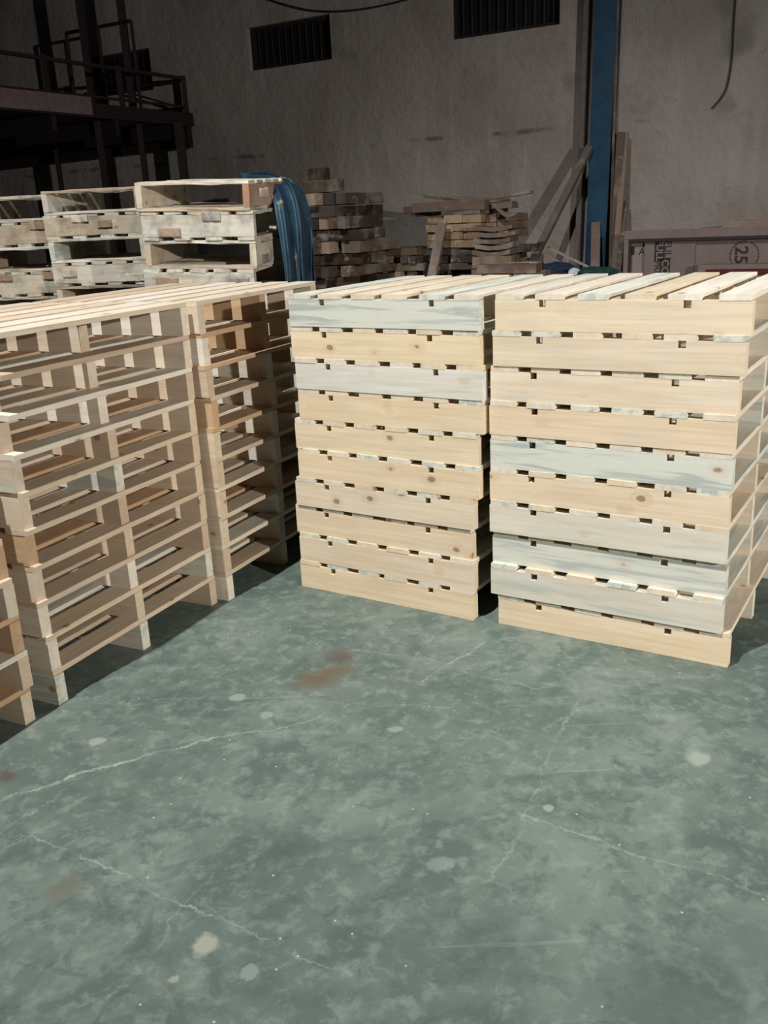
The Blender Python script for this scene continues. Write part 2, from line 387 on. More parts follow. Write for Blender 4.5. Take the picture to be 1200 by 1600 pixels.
# front plank looks, from top to bottom (colour + share of blue-grey stain), read from the photograph
FA = [((0.672, 0.695, 0.680), .95, 'pale blue-stained'), ((0.787, 0.675, 0.484), .05, 'plain yellow'), ((0.730, 0.714, 0.659), .6, 'whitish'), ((0.768, 0.647, 0.464), .05, 'yellow knotted'), ((0.768, 0.656, 0.474), .05, 'plain yellow'),
      ((0.787, 0.656, 0.474), .0, 'plain yellow'), ((0.749, 0.656, 0.515), .2, 'pale yellow'), ((0.758, 0.637, 0.474), .05, 'plain yellow'), ((0.739, 0.637, 0.494), .1, 'knotty pale yellow'), ((0.768, 0.637, 0.453), .0, 'two-knotted yellow')]
FB = [((0.768, 0.666, 0.505), .0, 'clean yellow'), ((0.749, 0.656, 0.515), .12, 'yellow'), ((0.768, 0.675, 0.536), .3, 'faintly streaked'), ((0.768, 0.647, 0.484), .05, 'two-knotted yellow'), ((0.634, 0.675, 0.659), .95, 'blue-green stained'),
      ((0.768, 0.647, 0.484), .05, 'knotty yellow'), ((0.730, 0.695, 0.597), .45, 'greyish streaked'), ((0.653, 0.637, 0.577), .85, 'grey-stained'), ((0.691, 0.627, 0.536), .6, 'grey-tinged'), ((0.787, 0.656, 0.474), .05, 'plain yellow')]
rr = random.Random(3)
for k in range(10):
    z = PH*(9-k)+.0002
    new_pallet(fr(32.6, LA[k]+.021, 2.916+rr.uniform(-.005, .005), z), 32.6, 'pine pallet with %s front plank, %s in the middle stack' % (FA[k][2], ORD[k]), 'new pallets in the middle stack', 100+k, TONE_A, .35, (*FA[k][0], FA[k][1]), .4, white=(k == 0)).scale.x = .98
VB = [0, 0, .004, 0, .002, .0, -.004, .01, -.008, 0]
for k in range(10):
    z = PH*(9-k)+.0002
    new_pallet(fr(32, LB[k], 2.950+VB[k], z), 32, 'pine pallet with %s front plank, %s in the rightmost stack' % (FB[k][2], ORD[k]), 'new pallets in the right stack', 200+k, TONE_A, .35, (*FB[k][0], FB[k][1]), .4, rr.uniform(-.002, .002), white=(k == 0))
for nm, R_, v0, sd, desc in (('C', RC, 1.88-PD, 300, 'nearest left stack'), ('D', RD, 1.965, 400, 'long left stack'), ('E', RE, 2.900, 500, 'left row\'s rear stack')):
    for k in range(10):
        z = PH*(9-k)+.0002
        vj = rr.uniform(-.006, .006)
        new_pallet(fr(26.3, R_[k]-PW, v0+vj, z), 26.3, 'new pallet with open ends, %s of the %s' % (ORD[k], desc), 'new pallets in the left row', sd+k, TONE_D, .22, None, .22, rr.uniform(-.004, .004), .003, 0 if k == 0 else .12, (IN0[k], IN1[k]) if nm == 'D' else (0, 0))

# ------------------------------------------------------------------ used pallets behind
UH = .150
def used_mesh(L, w, h, seed): 
    m = plank_mesh(L, w, h, seed, 0, 0, .003 if h > .016 else .0005, .003 if h > .016 else .001, 6, 'weathered_board'); m.materials.append(OLD); return m
US = .66
UB_S = [used_mesh(US, .035, UH-.036, 40+i) for i in range(4)]
UB_B = [used_mesh(US, .095, .017, 50+i) for i in range(5)]
UB_C = [used_mesh(.095+.01*i, .008, .046, 60+i) for i in range(4)]
TONE_U = [(.62, .56, .45), (.56, .50, .40), (.66, .61, .52), (.50, .42, .32), (.60, .58, .52)]
def used_pallet(base, rot, k, n, label, group, seed, turned, top_tone=None, sc=1.0):
    rnd = random.Random(seed)
    R = Euler(rot).to_matrix()
    r = empty('used_pallet', base, rot)
    R4 = Matrix.Translation(base) @ R.to_4x4() @ Matrix.Diagonal((1, 1, sc, 1)) @ Matrix.Translation((rnd.uniform(-.012, .012), rnd.uniform(-.008, .008), UH*k))
    if turned: R4 = R4 @ Matrix.Translation((US, 0, 0)) @ Matrix.Rotation(PI/2, 4, 'Z')
    r.matrix_world = R4
    tag(r, label, 'pallet', group)
    for y in (0, US-.035):
        o = obj('stringer', rnd.choice(UB_S), None, r, top_tone if (top_tone and y == 0) else wtone(rnd, TONE_U, .4)); o.location = (0, y, .018)
    for k2 in range(5):
        o = obj('deck_board', rnd.choice(UB_B), None, r, wtone(rnd, TONE_U, .3)); o.rotation_euler.z = PI/2
        o.location = (.096+k2*(US-.097)/4, 0, UH-.0175)
    for k2 in range(4):
        o = obj('bottom_board', rnd.choice(UB_B), None, r, wtone(rnd, TONE_U, .3)); o.rotation_euler.z = PI/2
        o.location = (.096+k2*(US-.097)/3, 0, .0)
    for q in range(rnd.choice((1, 2, 2))):
        for y, s in ((-.009, 1),):
            o = obj('cleat', rnd.choice(UB_C), None, r, rnd.choice([(.62, .58, .50, 0), (.28, .26, .24, .3), (.36, .26, .18, 0)])); o.location = (rnd.uniform(.05, .25)+q*.28, y, rnd.choice([.02, .06, .10]))
    return r
def used_stack(px, py, Y, ytop, yaw, tilt, desc, grp, seed, first_open, n=None, roll=0.0):
    c = at(px, py, Y); top = at(px, ytop, Y).z; n = n or max(3, round(top/UH))
    z0 = top-n*UH
    a = math.radians(yaw); right = Vector((math.cos(a), -math.sin(a), 0))
    base = Vector((c.x, c.y, US*math.sin(abs(roll))+.012*(tilt > .03))) - right*US
    names = ['topmost', 'second from the top', 'third from the top', 'fourth from the top', 'fifth from the top', 'sixth from the top', 'seventh from the top', 'eighth from the top', 'ninth from the top', 'tenth from the top', 'eleventh from the top', 'twelfth from the top', 'thirteenth from the top']
    for i in range(n):
        k = n-1-i
        openfront = (i % 2 == 0) == first_open
        used_pallet(base+Vector((0, 0, 0)), (tilt, roll, -a), k, n, 'weathered used pallet, %s of the %s' % (names[i], desc), grp, seed+i, openfront, (.40, .24, .165, 0) if (i == 0 and seed == 700) else None, top/(n*UH))
    return z0
print('used z0', used_stack(386, 345, 5.35, 286, 13, math.radians(2.6), 'used stack under the tarpaulin', 'used pallets at the back left', 700, True, None, .038))
print('used z0', used_stack(225, 345, 6.0, 290, 13, math.radians(1.0), 'middle used stack', 'used pallets at the back left', 720, True))
print('used z0', used_stack(90, 345, 6.25, 303, 11, math.radians(1.0), 'leftmost used stack', 'used pallets at the back left', 740, True))

# ------------------------------------------------------------------ blue tarpaulin
def sheet(name, rows, mat, thick=.006, jit=.012, seed=5, sub=2):
    bm = bmesh.new(); g = []
    for i, row in enumerate(rows):
        g.append([bm.verts.new(Vector(p)) for p in row])
    for a, b in zip(g, g[1:]):
        for i in range(len(a)-1): bm.faces.new((a[i], a[i+1], b[i+1], b[i]))
    bmesh.ops.recalc_face_normals(bm, faces=bm.faces[:])
    for f in bm.faces: f.smooth = True
    o = obj(name, bm, mat)
    s = o.modifiers.new('sub', 'SUBSURF'); s.levels = sub; s.render_levels = sub
    s = o.modifiers.new('sol', 'SOLIDIFY'); s.thickness = thick
    return o
# pairs of boundary points (front-left edge, back-right edge, depths) following the cloth from its rolled end to its hem
prof = [((377, 286), (374, 270), 6.10, 6.20), ((392, 287), (400, 271), 5.98, 6.15), ((408, 288), (430, 272), 5.85, 6.05), ((420, 296), (456, 278), 5.66, 5.95), ((427, 315), (474, 295), 5.55, 5.88),
        ((432, 340), (484, 325), 5.50, 5.84), ((438, 372), (489, 362), 5.47, 5.82), ((443, 402), (489, 398), 5.46, 5.80), ((447, 430), (491, 430), 5.46, 5.80), ((449, 465), (493, 465), 5.46, 5.80), ((450, 505), (494, 505), 5.46, 5.80)]
rows = []
for i, (a, b, Ya, Yb) in enumerate(prof):
    row = []
    for j in range(17):
        t = j/16; px = a[0]*(1-t)+b[0]*t; py = a[1]*(1-t)+b[1]*t - (7 if i < 5 else 0)*math.sin(t*PI)*(1 if i else .5)
        fold = math.sin(t*14+i*.3)*.045*min(1, i/3)+math.sin(t*29+1+i*.55)*.018*min(1, i/2)+.022*noise.noise(Vector((t*7, i*.9, 2)))
        row.append(at(px, py, Ya*(1-t)+Yb*t+fold))
    rows.append(row)
tag(sheet('tarpaulin', rows, TARP), 'crumpled blue woven tarpaulin hanging over the corner of the used pallets', 'tarpaulin')

# ------------------------------------------------------------------ rough timber piles
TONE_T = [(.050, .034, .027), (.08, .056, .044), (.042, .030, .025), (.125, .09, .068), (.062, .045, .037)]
TONE_R = [(.16, .11, .082), (.21, .15, .11), (.26, .19, .14), (.13, .09, .07)]
_tm = {}
def timber(p, yaw, L, w, h, label, group, tone=None, name='timber', rotx=0.0, roty=0.0, seed=None, mat=None, bow=0.0):
    key = (round(L, 2), round(w, 3), round(h, 3), bow, random.randrange(3))
    if key not in _tm:
        m = plank_mesh(L, w, h, hash(key) % 999, bow, 0, .003, .003, 8, 'timber'); m.materials.append(mat or DARK); _tm[key] = m
    c = tone or random.choice(TONE_T); j = random.uniform(-.02, .02)
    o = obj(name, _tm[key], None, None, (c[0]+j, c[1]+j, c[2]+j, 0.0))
    o.location = p; o.rotation_euler = (rotx, roty, -math.radians(yaw))
    tag(o, label, 'timber', group); return o
ORDN = ['first', 'second', 'third', 'fourth', 'fifth', 'sixth', 'seventh', 'eighth', 'ninth', 'tenth', 'eleventh', 'twelfth', 'thirteenth', 'fourteenth', 'fifteenth', 'sixteenth', 'seventeenth', 'eighteenth', 'nineteenth', 'twentieth']
def crib(u0, u1, v0, v1, ztop, hh, nper, heap, group, shrink=None, name='timber', tones=None, jit=.05):
    """criss-cross heap in the wall frame: layers of beams, alternating direction"""
    n = max(1, int(round(ztop/hh))); hh = ztop/n
    tones = tones or TONE_T
    for k in range(n):
        z = k*hh; t = k/max(1, n-1)
        s = shrink(t) if shrink else (0, 0)
        a0, a1 = u0+s[0]+random.uniform(-jit, jit), u1+s[1]+random.uniform(-jit, jit)
        lay = 'top' if k == n-1 else ORDN[n-1-k]
        if k % 2 == 0:        # beams pointing into the depth: ends seen
            pitch = (a1-a0)/nper
            for i in range(nper):
                w = pitch*random.uniform(.62, .92); u = a0+i*pitch+(pitch-w)*random.uniform(0, 1)
                timber(UW*(u+w)+VW*(v0+random.uniform(-jit*1.5, jit*1.3))+Vector((0, 0, z)), 30-90+random.uniform(-2, 2), (v1-v0)*random.uniform(.86, 1.0), w, hh*random.uniform(.88, .98),
                       '%s end, %s from left in %s layer down, %s' % (name.replace('_', ' '), ORDN[i], lay, heap), group, random.choice(tones+tones+[(.30, .22, .16)]), name)
        else:                 # beams along the wall: long sides seen
            m = 3; pitch = (v1-v0)/m
            for i in range(m):
                w = min(pitch*.8, hh*1.4); L = (a1-a0)*random.uniform(.80, 1.10)
                timber(UW*(a0+random.uniform(-jit*1.4, jit*1.4))+VW*(v0+.01+random.uniform(-.02, .02)+i*pitch)+Vector((0, 0, z)), 30+random.uniform(-3, 3), L, w, hh*random.uniform(.86, .98),
                       'lengthwise %s, %s in %s layer down, %s' % (name.replace('_', ' '), ['front one', 'middle one', 'rear one'][i], lay, heap), group, random.choice(tones), name)
def uvz(px, py, off):
    u, z = wl(px, py, off); return u, z
# tall heap beside the tarpaulin
OFF = 2.2
uL, _ = uvz(455, 350, OFF); uR, _ = uvz(560, 350, OFF); _, zt = uvz(520, 300, OFF)
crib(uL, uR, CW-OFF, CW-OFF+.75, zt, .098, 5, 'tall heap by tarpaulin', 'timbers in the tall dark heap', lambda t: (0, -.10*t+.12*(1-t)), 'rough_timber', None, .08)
for (a, b, Y, s) in (((472, 288), (528, 283), .35, .10), ((482, 283), (505, 270), .55, .11)):
    u0, z0 = uvz(a[0], a[1]+4, OFF-Y+.3); u1, z1 = uvz(b[0], b[1]+4, OFF-Y+.3)
    timber(UW*u0+VW*(CW-OFF+Y-.3)+Vector((0, 0, zt+.003 if s < .105 else zt+.105)), 30+random.uniform(-4, 4), abs(u1-u0), .11, s, 'dark timber block lying loose on top of the tall heap, %s' % ('lower of the two' if s < .105 else 'round-edged upper one'), None)
# low heap between the two
u0, _ = uvz(572, 400, 1.5); u1, _ = uvz(650, 400, 1.5); _, zt2 = uvz(610, 388, 1.5)
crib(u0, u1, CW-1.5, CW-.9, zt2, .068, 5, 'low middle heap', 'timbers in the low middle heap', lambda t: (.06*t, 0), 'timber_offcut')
# big heap in the centre
OFF = 1.25; v0 = CW-OFF
ua, _ = uvz(628, 420, OFF); ub, _ = uvz(792, 420, OFF); _, zb = uvz(710, 387, OFF)
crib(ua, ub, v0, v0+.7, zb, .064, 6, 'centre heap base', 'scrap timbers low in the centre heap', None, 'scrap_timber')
# light bundle of squared lengths, short ends to the aisle
uc, zc = uvz(667, 384, OFF); ud, _ = uvz(752, 384, OFF); _, ztop = uvz(710, 336, OFF)
n = 4; hh = (ztop-zb)/n
for k in range(n):
    m = 4 if k % 2 == 0 else 3
    for i in range(m):
        w = (ud-uc)/m*.985
        timber(UW*(uc+(i+1)*(ud-uc)/m)+VW*(v0+.0+random.uniform(-.015, .02))+Vector((0, 0, zb+k*hh+.001)), 30-90, .62, w, hh*(.97 if k % 2 else .9),
               'pale squared timber end, %s from left in row %s up, light bundle' % (ORDN[i], ['one', 'two', 'three', 'four'][k]), 'pale squared timbers in the light bundle', random.choice([(.36, .25, .155), (.40, .29, .18), (.32, .22, .14)]), 'squared_timber')
ue, _ = uvz(784, 350, OFF)
for k in range(3):
    for i in range(2):
        timber(UW*(ud+.01+(i+1)*(ue-ud-.01)/2)+VW*(v0+.10+.05*i)+Vector((0, 0, zb+(k+1)*hh*.98)), 30-90, .5, (ue-ud)/2*.97, hh*.95,
               'reddish timber block beside the light bundle, %s and in the %s row' % (['left', 'right'][i], ['lower', 'middle', 'upper'][k]), 'reddish timber blocks beside the bundle', (.20, .125, .08), 'timber_block')
# slabs stacked on the right, a little curved
us_, zs_ = uvz(742, 400, OFF+.2); ut, _ = uvz(800, 400, OFF+.2)
for k in range(5):
    timber(UW*(us_+.02*(k % 2))+VW*(v0-.26+.015*k)+Vector((0, 0, zb-.055+k*.052)), 30-3*k % 5, (ut-us_)*(1.02-.03*(k % 3)), .22, .036,
           'curved grey-brown slab right of the light bundle, %s from the bottom' % ORDN[k], 'curved slabs right of the bundle', (.16, .12, .098), 'timber_slab', bow=-.02)
crib(us_, ut, v0-.30, v0-.03, zb-.058, .11, 2, 'prop under the curved slabs', 'timbers under the curved slabs', None, 'timber_block', TONE_R, .01)
# long boards lying across the top
for i, (a, b, dy, th) in enumerate((((644, 322), (757, 322), -.06, .085), ((630, 322), (800, 316), .10, .06), ((680, 311), (802, 311), .24, .05))):
    p, z0 = uvz(a[0], a[1], OFF-dy); q, z1 = uvz(b[0], b[1], OFF-dy)
    timber(UW*p+VW*(v0+dy)+Vector((0, 0, ztop+.035+.0*i)), 30, q-p, .12, th, 'grey-brown thick board lying across the top of the centre heap, %s' % ['frontmost', 'middle one, jutting left', 'rear one'][i], None, (.15, .115, .095), roty=0)
timber(UW*(uc-.1)+VW*(v0+.03)+Vector((0, 0, ztop+.002)), 30-90, .5, .07, .033, 'short bearer under the top boards, at their left end', None)
timber(UW*(ud+.05)+VW*(v0+.03)+Vector((0, 0, ztop+.002)), 30-90, .5, .07, .033, 'short bearer under the top boards, at their right end', None)
def warped(name, pts, w, th, label, tone, off):
    bm = bmesh.new(); ring = []
    for (x, y) in pts:
        u, z = wl(x, y, off); c = []
        for dv in (0, w):
            for dz in (-th, 0): c.append(bm.verts.new(UW*u+VW*(CW-off+dv)+Vector((0, 0, z+dz))))
        ring.append([c[0], c[1], c[3], c[2]])
    for a, b in zip(ring, ring[1:]):
        for k in range(4): bm.faces.new((a[k], a[(k+1) % 4], b[(k+1) % 4], b[k]))
    bm.faces.new(ring[0]); bm.faces.new(ring[-1][::-1]); bmesh.ops.recalc_face_normals(bm, faces=bm.faces[:])
    o = obj(name, bm, DARK, None, (*tone, 0)); tag(o, label, 'timber'); return o
warped('warped_board', [(705, 307), (740, 309), (775, 307), (800, 303), (828, 298)], .10, .02, 'long thin board on the centre heap with its right tip bent up', (.17, .13, .105), OFF-.05)
warped('warped_board', [(642, 304), (670, 307), (700, 310), (740, 310), (790, 311)], .12, .02, 'long thin sagging board on the centre heap starting at its left', (.15, .115, .095), OFF-.2)
warped('warped_board', [(770, 318), (783, 330), (795, 335), (804, 332)], .07, .025, 'short splintered board poking out right of the centre heap', (.19, .14, .11), OFF+.02)
# short ends at the foot right of the centre heap
u0, _ = uvz(732, 425, OFF+.75); u1, _ = uvz(842, 425, OFF+.75); _, z1 = uvz(790, 411, OFF+.75)
crib(u0, u1, v0-.85, v0-.40, z1, .075, 6, 'low reddish heap', 'short ends in the low right heap', lambda t: (.05*t, -.02*t), 'short_timber', TONE_R)

def leaning(name, a, b, w, th, offa, offb, label, cat, tone, group=None, mat=None):
    """straight board from pixel a (top) to pixel b (bottom), standing off the wall"""
    ua, za = wl(*a, offa); ub_, zb_ = wl(*b, offb)
    A = wf(ua, offa, za); B = wf(ub_, offb, zb_)
    B = A + (B-A)*((A.z-.0)/(A.z-B.z)) if abs(A.z-B.z) > .01 else B       # down to the floor
    bm = bmesh.new(); bar_between(bm, B, A, th, w, up=UW)
    bmesh.ops.bevel(bm, geom=bm.edges[:], offset=.003, segments=1, affect='EDGES')
    zmin = min(v.co.z for v in bm.verts)
    for v in bm.verts: v.co.z -= zmin
    o = obj(name, bm, mat or DARK, None, (*tone, 0)); tag(o, label, cat, group); return o
leaning('leaning_board', (692, 345), (675, 432), .085, .03, OFF+.12, OFF+.32, 'grey-brown board leaning upright against the front of the centre heap', 'board', (.19, .15, .128))

# ------------------------------------------------------------------ steel column and things around it
def wbox(name, px0, px1, py0, py1, off0, off1, mat, parent=None):
    u0, _ = wl(px0, 300, off0); u1, _ = wl(px1, 300, off0)
    return u0, u1
cu0, _ = wl(928, 300, .2); cu1, _ = wl(960, 300, .2)
r = empty('steel_column', wf(cu0, .2, 0), (0, 0, -WY)); tag(r, 'blue painted steel column standing against the rear wall', 'column')
w = cu1-cu0; LEAN = .022
bm = bmesh.new(); bm_box(bm, 0, w, 0, .02, .012, 7.4); bm_box(bm, 0, w, .15, .17, .012, 7.4); bm_box(bm, w/2-.008, w/2+.008, .02, .15, .012, 7.4)
for v in bm.verts: v.co.x += LEAN*(v.co.z-4.4)
obj('shaft', bm, BLUEP, r)
bm = bmesh.new(); bm_box(bm, -.08, w+.08, -.08, .19, 0, .012); obj('base_plate', bm, BLUEP, r).location.x = -LEAN*4.4
lu0, _ = wl(915, 300, .35); 
def upright(name, x0, x1, ytop, off, dep, mat, label, cat, tone=None, ybot=None, lean=0.0):
    u0, z = wl(x0, ytop, off); u1, _ = wl(x1, ytop, off)
    bm = box(0, u1-u0, 0, dep, 0, z, .003); 
    if lean:
        for v in bm.verts: v.co.x += lean*(v.co.z-4.4)
    o = obj(name, bm, mat, None, (*tone, 0) if tone else None)
    o.location = wf(u0, off, 0); o.rotation_euler.z = -WY
    return tag(o, label, cat)
upright('wall_post', 917, 927, -60, .10, .09, GREYP, 'dark grey post on the wall just left of the blue column', 'post', lean=LEAN)
upright('board', 963, 968, -60, .12, .03, DARK, 'thin pinkish-brown batten just right of the blue column', 'board', (.16, .12, .11))
leaning('leaning_board', (970, 207), (958, 425), .07, .03, .14, .34, 'dark tall board leaning on the wall right of the blue column, left of the pair', 'board', (.12, .09, .075))
leaning('leaning_board', (978, 207), (960, 425), .055, .03, .10, .40, 'lighter tall board leaning on the wall right of the blue column, right of the pair', 'board', (.24, .18, .15))
leaning('leaning_board', (977, 316), (966, 428), .05, .03, .12, .52, 'short brown board leaning behind the cartons frame', 'board', (.14, .10, .088))
leaning('leaning_board', (931, 348), (930, 430), .085, .03, .25, .34, 'short pinkish-brown board standing against the blue column', 'board', (.18, .135, .12))
leaning('leaning_pole', (922, 232), (829, 418), .065, .06, .24, .50, 'long grey squared pole leaning diagonally against the blue column', 'pole', (.13, .112, .10))
for i, (a, b) in enumerate((((856, 386), (925, 420)), ((850, 394), (905, 430)))):
    ua_, za_ = wl(*a, .5); ub_, zb_ = wl(*b, .45)
    bm = bmesh.new(); bar_between(bm, wf(ua_, .5, za_), wf(ub_, .45, zb_), .018, .022)
    tag(obj('thin_batten', bm, DARK, None, (.22, .17, .14, 0)), 'thin stick poking out left of the blue column foot, %s of two' % ['upper', 'lower'][i], 'stick')
# scrap the sticks lie on, with the cloth bundle on top
u0, _ = uvz(838, 425, 1.7); u1, _ = uvz(965, 425, 1.7); _, z1 = uvz(900, 432, 1.7)
crib(u0, u1, CW-1.75, CW-1.15, z1, .11, 3, 'heap under navy cloth', 'timbers under the cloth bundle', None, 'crate_timber')
def lump(name, x0, x1, y0, y1, off, mat, seed, depth=.3, amp=.3):
    ua_, z0 = wl(x0, y1, off); ub_, z1_ = wl(x1, y0, off)
    bm = bmesh.new(); bmesh.ops.create_icosphere(bm, subdivisions=4, radius=1)
    for v in bm.verts:
        d = noise.noise(v.co*1.8+Vector((seed, 0, 0)))*amp+noise.noise(v.co*5+Vector((0, seed, 0)))*amp*.35
        v.co *= 1+d
        if v.co.z < -.35: v.co.z = -.35+(v.co.z+.35)*.1
    zmin = min(v.co.z for v in bm.verts); zmax = max(v.co.z for v in bm.verts)
    for v in bm.verts:
        v.co.x *= (ub_-ua_)/2; v.co.y *= depth/2; v.co.z = (v.co.z-zmin)/(zmax-zmin)*(z1_-z0)
    for f in bm.faces: f.smooth = True
    o = obj(name, bm, mat); o.rotation_euler.z = -WY; o.location = UW*((ua_+ub_)/2)+VW*(CW-off)+Vector((0, 0, z0)); return o
lump_z = z1
o = lump('cloth_bundle', 828, 900, 411, 433, 1.5, NAVY, 3); o.location.z = lump_z; tag(o, 'crumpled navy blue cloth bundle lying behind the rightmost stack', 'cloth')
o = lump('folded_rag', 888, 907, 420, 432, 1.55, WHITEC, 9, .15, .15); o.location.z = lump_z; tag(o, 'small pale blue-white rag beside the navy cloth bundle', 'cloth')
o = lump('green_cloth', 900, 966, 420, 433, 1.5, GREENC, 5); o.location.z = lump_z; tag(o, 'flat dark green cloth right of the navy bundle', 'cloth')

# ------------------------------------------------------------------ cartons in a frame against the wall
OC = .55
def panel(name, x0, x1, ytop0, ytop1, off, mat, label, cat, thick=.02, zb=.02):
    u0, z0 = wl(x0, ytop0, off); u1, z1 = wl(x1, ytop1, off)
    z = (z0+z1)/2
    bm = box(0, u1-u0, 0, thick, 0, z, .004)
    o = obj(name, bm, mat); o.location = wf(u0, off, 0); o.rotation_euler.z = -WY
    return tag(o, label, cat), u0, u1, z
def textmesh(body, size, mat, parent, loc, rz, name='printed_text', bold=0.0):
    cu = bpy.data.curves.new('t', 'FONT'); cu.body = body; cu.size = size; cu.extrude = .0008; cu.offset = bold
    to = bpy.data.objects.new('t', cu); COL.objects.link(to)
    dg = bpy.context.evaluated_depsgraph_get(); me = bpy.data.meshes.new_from_object(to.evaluated_get(dg))
    bpy.data.objects.remove(to)
    me.materials.clear(); me.materials.append(mat)
    o = bpy.data.objects.new(name, me); COL.objects.link(o); o.parent = parent
    o.matrix_local = Matrix.Translation(loc) @ Matrix.Rotation(PI/2, 4, 'X') @ Matrix.Rotation(rz, 4, 'Z')
    return o
def lp(px, py, off, u0):       # pixel -> local x, z on a panel
    u, z = wl(px, py, off); return u-u0, z
pA, a0, a1, az_ = panel('carton', 982, 1008, 372, 371, OC, CARD2, 'pale cardboard sheet printed with a small mark and the letter A, leftmost sheet', 'carton')
x, z = lp(998, 398, OC, a0); textmesh('A', .085, INK, pA, (x, -.004, z), 0, bold=.0)
x, z = lp(987, 385, OC, a0); x2, z2 = lp(991.5, 398, OC, a0)
obj('printed_mark', box(x, x2, -.003, 0, z2, z), INK, pA)
pB, b0, b1, bz = panel('carton', 1007, 1087, 371, 369, OC+.03, CARD, 'cardboard sheet printed FULL COLOR PRINT sideways, centre of the framed cartons', 'carton')
ob = OC+.03
for word, px, py, boxed, sz in (('FULL', 1039, 374, False, .105), ('COLOR', 1034, 404, True, .105), ('FULL', 1026, 373, True, .105), ('PRINT', 1022, 404, False, .095)):
    x, z = lp(px, py, ob, b0)
    if boxed:
        wdt = {'COLOR': .40, 'FULL': .20}[word]
        obj('printed_block', box(x-.012, x+.075, -.003, 0, z-wdt, z+.0), INK, pB)
        t = textmesh(word, .085, CARD2, pB, (x+.005, -.006, z-.01), -PI/2, bold=.001)
    else:
        textmesh(word, .085, INK, pB, (x+.005, -.004, z-.01), -PI/2)
pC, c0, c1, cz = panel('carton', 1088, 1236, 369, 364, OC+.01, CARD, 'brown cardboard sheet with a circled 25 printed sideways, right part of the framed cartons', 'carton')
x, z = lp(1160, 390, OC+.01, c0); 
textmesh('25', .15, INK, pC, (x-.055, -.004, z+.03), -PI/2, bold=.002)
xc, zc_ = lp(1163, 399, OC+.01, c0)
bm = bmesh.new()
for k in range(26):
    if k % 13 in (5,): continue
    a = k/26*2*PI; b = (k+.8)/26*2*PI; R1, R2 = .112, .120
    vs = [bm.verts.new((xc+R*math.cos(q), -.002, zc_+R*math.sin(q))) for R, q in ((R1, a), (R2, a), (R2, b), (R1, b))]
    bm.faces.new(vs)
ri = bmesh.ops.extrude_face_region(bm, geom=bm.faces[:])
for v in ri['geom']:
    if isinstance(v, bmesh.types.BMVert): v.co.y = -.004
bmesh.ops.recalc_face_normals(bm, faces=bm.faces[:])
obj('printed_circle', bm, INK, pC)
# frame: top rail, dark strip, left leg
fu0, fz0 = wl(975, 361, OC+.06); fu1, fz1 = wl(1240, 349, OC+.06)
r = empty('panel_frame', wf(fu0, OC+.06, 0), (0, 0, -WY)); tag(r, 'grey-brown frame with a dark edge line around the cardboard sheets', 'frame')
Lf = fu1-fu0
bm = box(0, Lf, 0, .03, fz0-.075, fz0, .003); obj('top_rail', bm, CARD, r)
bm = box(.05, Lf, -.006, .012, fz0-.10, fz0-.0755, .001); obj('dark_edge', bm, INK, r)
bm = box(0, .045, 0, .03, 0, fz0-.0755, .003); obj('side_post', bm, CARD, r)
bm = box(.05, .068, -.006, .012, 0, fz0-.1005, .001); obj('side_edge', bm, INK, r)
bu0, bz0 = wl(1095, 357, OC-.1); bu1, bz1 = wl(1240, 346, OC-.1)
bm = bmesh.new()
pts = [(0, bz0-.3), (0, bz0-.02), (.12, bz0-.02), (.2, bz0+.02), (.26, bz0+.055), (bu1-bu0, bz0+.075), (bu1-bu0, bz0-.3)]
f = bm.faces.new([bm.verts.new((a, 0, b)) for a, b in pts]); ex = bmesh.ops.extrude_face_region(bm, geom=[f])
for v in ex['geom']:
    if isinstance(v, bmesh.types.BMVert): v.co.y = .03
for v in bm.verts:
    if v.co.z < bz0-.2: v.co.z = 0
bmesh.ops.recalc_face_normals(bm, faces=bm.faces[:])
o = obj('backing_board', bm, DARK, None, (.26, .20, .17, 0)); o.location = wf(bu0, OC-.1, 0); o.rotation_euler.z = -WY
tag(o, 'brown board with a stepped top edge standing behind the framed cartons', 'board')
# low crate with a red strip in front of the cartons
cu0_, cz0 = wl(1090, 414, OC+.2); cu1_, _ = wl(1250, 410, OC+.2)
r = empty('low_crate', wf(cu0_, OC+.2, 0), (0, 0, -WY)); tag(r, 'low brown box with a dark red strip standing before the cartons', 'box')
Lc = cu1_-cu0_
obj('body', box(0, Lc, 0, .14, 0, cz0, .006), CARD, r)
ru, rz_ = wl(1103, 421, OC+.21); ru2, rz2 = wl(1103, 431, OC+.21)
obj('red_strip', box(ru-cu0_, Lc, -.006, 0, rz2, rz_), REDT, r)

# carton and timber glimpsed past the right stack
p = onz(1192, 612)
r = tag(obj('cardboard_box', box(0, .6, 0, .28, 0, .42, .006), CARD, None), 'brown cardboard box on the floor past the right edge of the rightmost stack', 'box')
r.location = p; r.rotation_euler.z = -WY
for i, (px, py, L) in enumerate(((1178, 672, .5), (1172, 708, .45))):
    p = onz(px, py)
    timber(p, 20+25*i, L, .10, .03, 'pale loose board on the floor beyond the rightmost stack, %s' % ['farther one', 'nearer one'][i], None, (.60, .50, .38), name='loose_board')

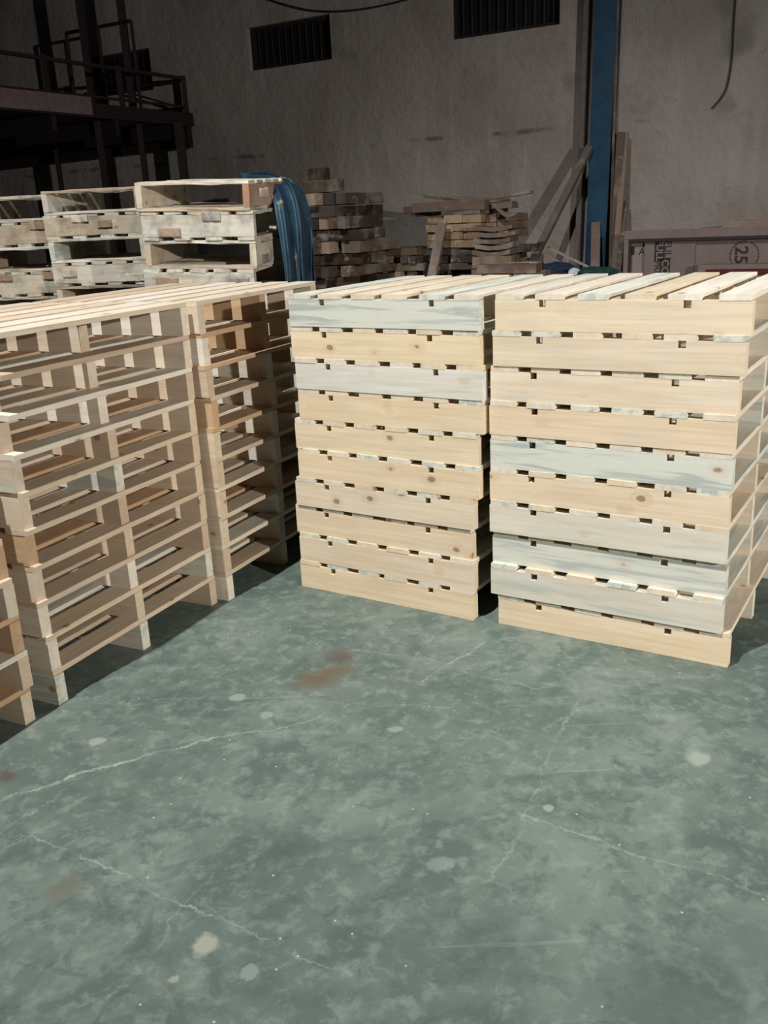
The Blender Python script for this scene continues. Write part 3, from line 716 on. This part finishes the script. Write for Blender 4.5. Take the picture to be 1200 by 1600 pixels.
# ------------------------------------------------------------------ mezzanine on the left
K = Vector((0, 0, 1))
ku, kz = wl(292, 193, .35)                      # far right corner of the platform underside
CORN = wf(ku-.14, .35, 0)
def mz(du, dv, z): return CORN + UW*du - VW*dv + K*z        # du along the wall, dv toward the camera
LEN = 5.2; DEP = 5.0
r = empty('mezzanine', (0, 0, 0)); tag(r, 'dark steel mezzanine platform with railing above the used pallets', 'mezzanine')
def part(name, mat, parent, *bars):
    bm = bmesh.new()
    for a, b, w_, h_ in bars: bar_between(bm, a, b, w_, h_)
    return obj(name, bm, mat, parent)
zt0 = kz+.14
bm = bmesh.new(); bm_box(bm, -DEP, 0, -LEN, .3, kz, kz+.03)
o = obj('deck_plate', bm, STEEL, r); o.location = CORN; o.rotation_euler.z = -WY
part('edge_beam', STEEL, r, (mz(-.03, -.3, kz+.07), mz(-.03, LEN, kz+.07), .05, .14))
for i in range(6): part('joist', STEEL, r, (mz(-DEP, i*LEN/6+.1, kz-.08), mz(0, i*LEN/6+.1, kz-.08), .06, .15))
part('rear_beam', STEEL, r, (mz(-DEP, -.2, kz-.15), mz(0, -.2, kz-.10), .08, .28))
part('pale_beam', PINKM, r, (mz(.03, 1.35, kz+.10), mz(.03, LEN, kz+.10), .05, .17))
zr = kz+.50
part('top_rail', STEEL, r, (mz(0, -.2, zr), mz(0, LEN, zr), .035, .035))
part('middle_rail', STEEL, r, (mz(0, -.2, zr-.30), mz(0, LEN, zr-.30), .025, .025))
for q in (-.18, .85, 1.85, 2.85, 3.9): part('railing_post', STEEL, r, (mz(0, q, kz+.14), mz(0, q, zr+.03), .05, .05))
part('end_rail', STEEL, r, (mz(0, -.2, zr-.01), mz(-1.6, -.2, zr-.01), .03, .03), (mz(0, -.2, zr-.3), mz(-1.6, -.2, zr-.3), .025, .025))
part('end_brace', STEEL, r, (mz(-.02, -.18, kz+.18), mz(-1.0, -.18, zr-.02), .02, .02))
# tall posts through the deck and the legs below
def pxpost(px_, py_, off, z0, z1, w_, name='support_post'):
    u, z = wl(px_, py_, off); 
    return part(name, STEEL, r, (wf(u, off, z0), wf(u, off, z1), w_, w_))
pxpost(141, 130, .95, kz, 7.3, .075, 'tall_post'); pxpost(201, 110, .75, kz, 7.3, .075, 'tall_post')
pxpost(225, 255, .8, 0, kz-.005, .06); pxpost(163, 270, 1.4, 0, kz-.005, .065); pxpost(93, 272, .6, 0, kz-.005, .05)
pxpost(284, 240, .5, kz-.62, kz-.005, .09, 'hanging_stub')
# gate frame standing on the platform
g0, gz0 = wl(103, 52, .8); g1, gz1 = wl(205, 36, .8)
part('gate_frame', STEEL, r, (wf(g0, .8, gz0), wf(g1, .8, gz0+.0), .03, .03), (wf(g0, .8, kz), wf(g0, .8, gz0), .03, .03), (wf(g1, .8, kz), wf(g1, .8, gz0), .03, .03), (wf((g0+g1)/2, .8, kz), wf((g0+g1)/2, .8, gz0), .03, .03))
u_, z_ = wl(15, 130, .9)
bm = box(-.12, .12, -.1, .1, 0, .28, .01); o = obj('steel_box', bm, STEEL); o.location = wf(u_-.1, .9, kz+.03); o.rotation_euler.z = -WY
tag(o, 'small dark box standing on the mezzanine by its railing', 'box')

# cables on the wall
pts = [wl(x, y, .03) for x, y in ((405, -6), (450, 10), (500, 19), (560, 16), (620, 4), (660, -8))]
tag(tube([wf(u, .03, z) for u, z in pts], .009, WIRE, 'cable'), 'black cable sagging along the wall above the small windows', 'cable')
pts = [wl(x, y, .02) for x, y in ((1150, -8), (1146, 40), (1145, 80), (1140, 120), (1132, 150), (1112, 170))]
tag(tube([wf(u, .02, z) for u, z in pts], .006, WIRE, 'cable'), 'thin dark cable hanging down the wall at the upper right', 'cable')
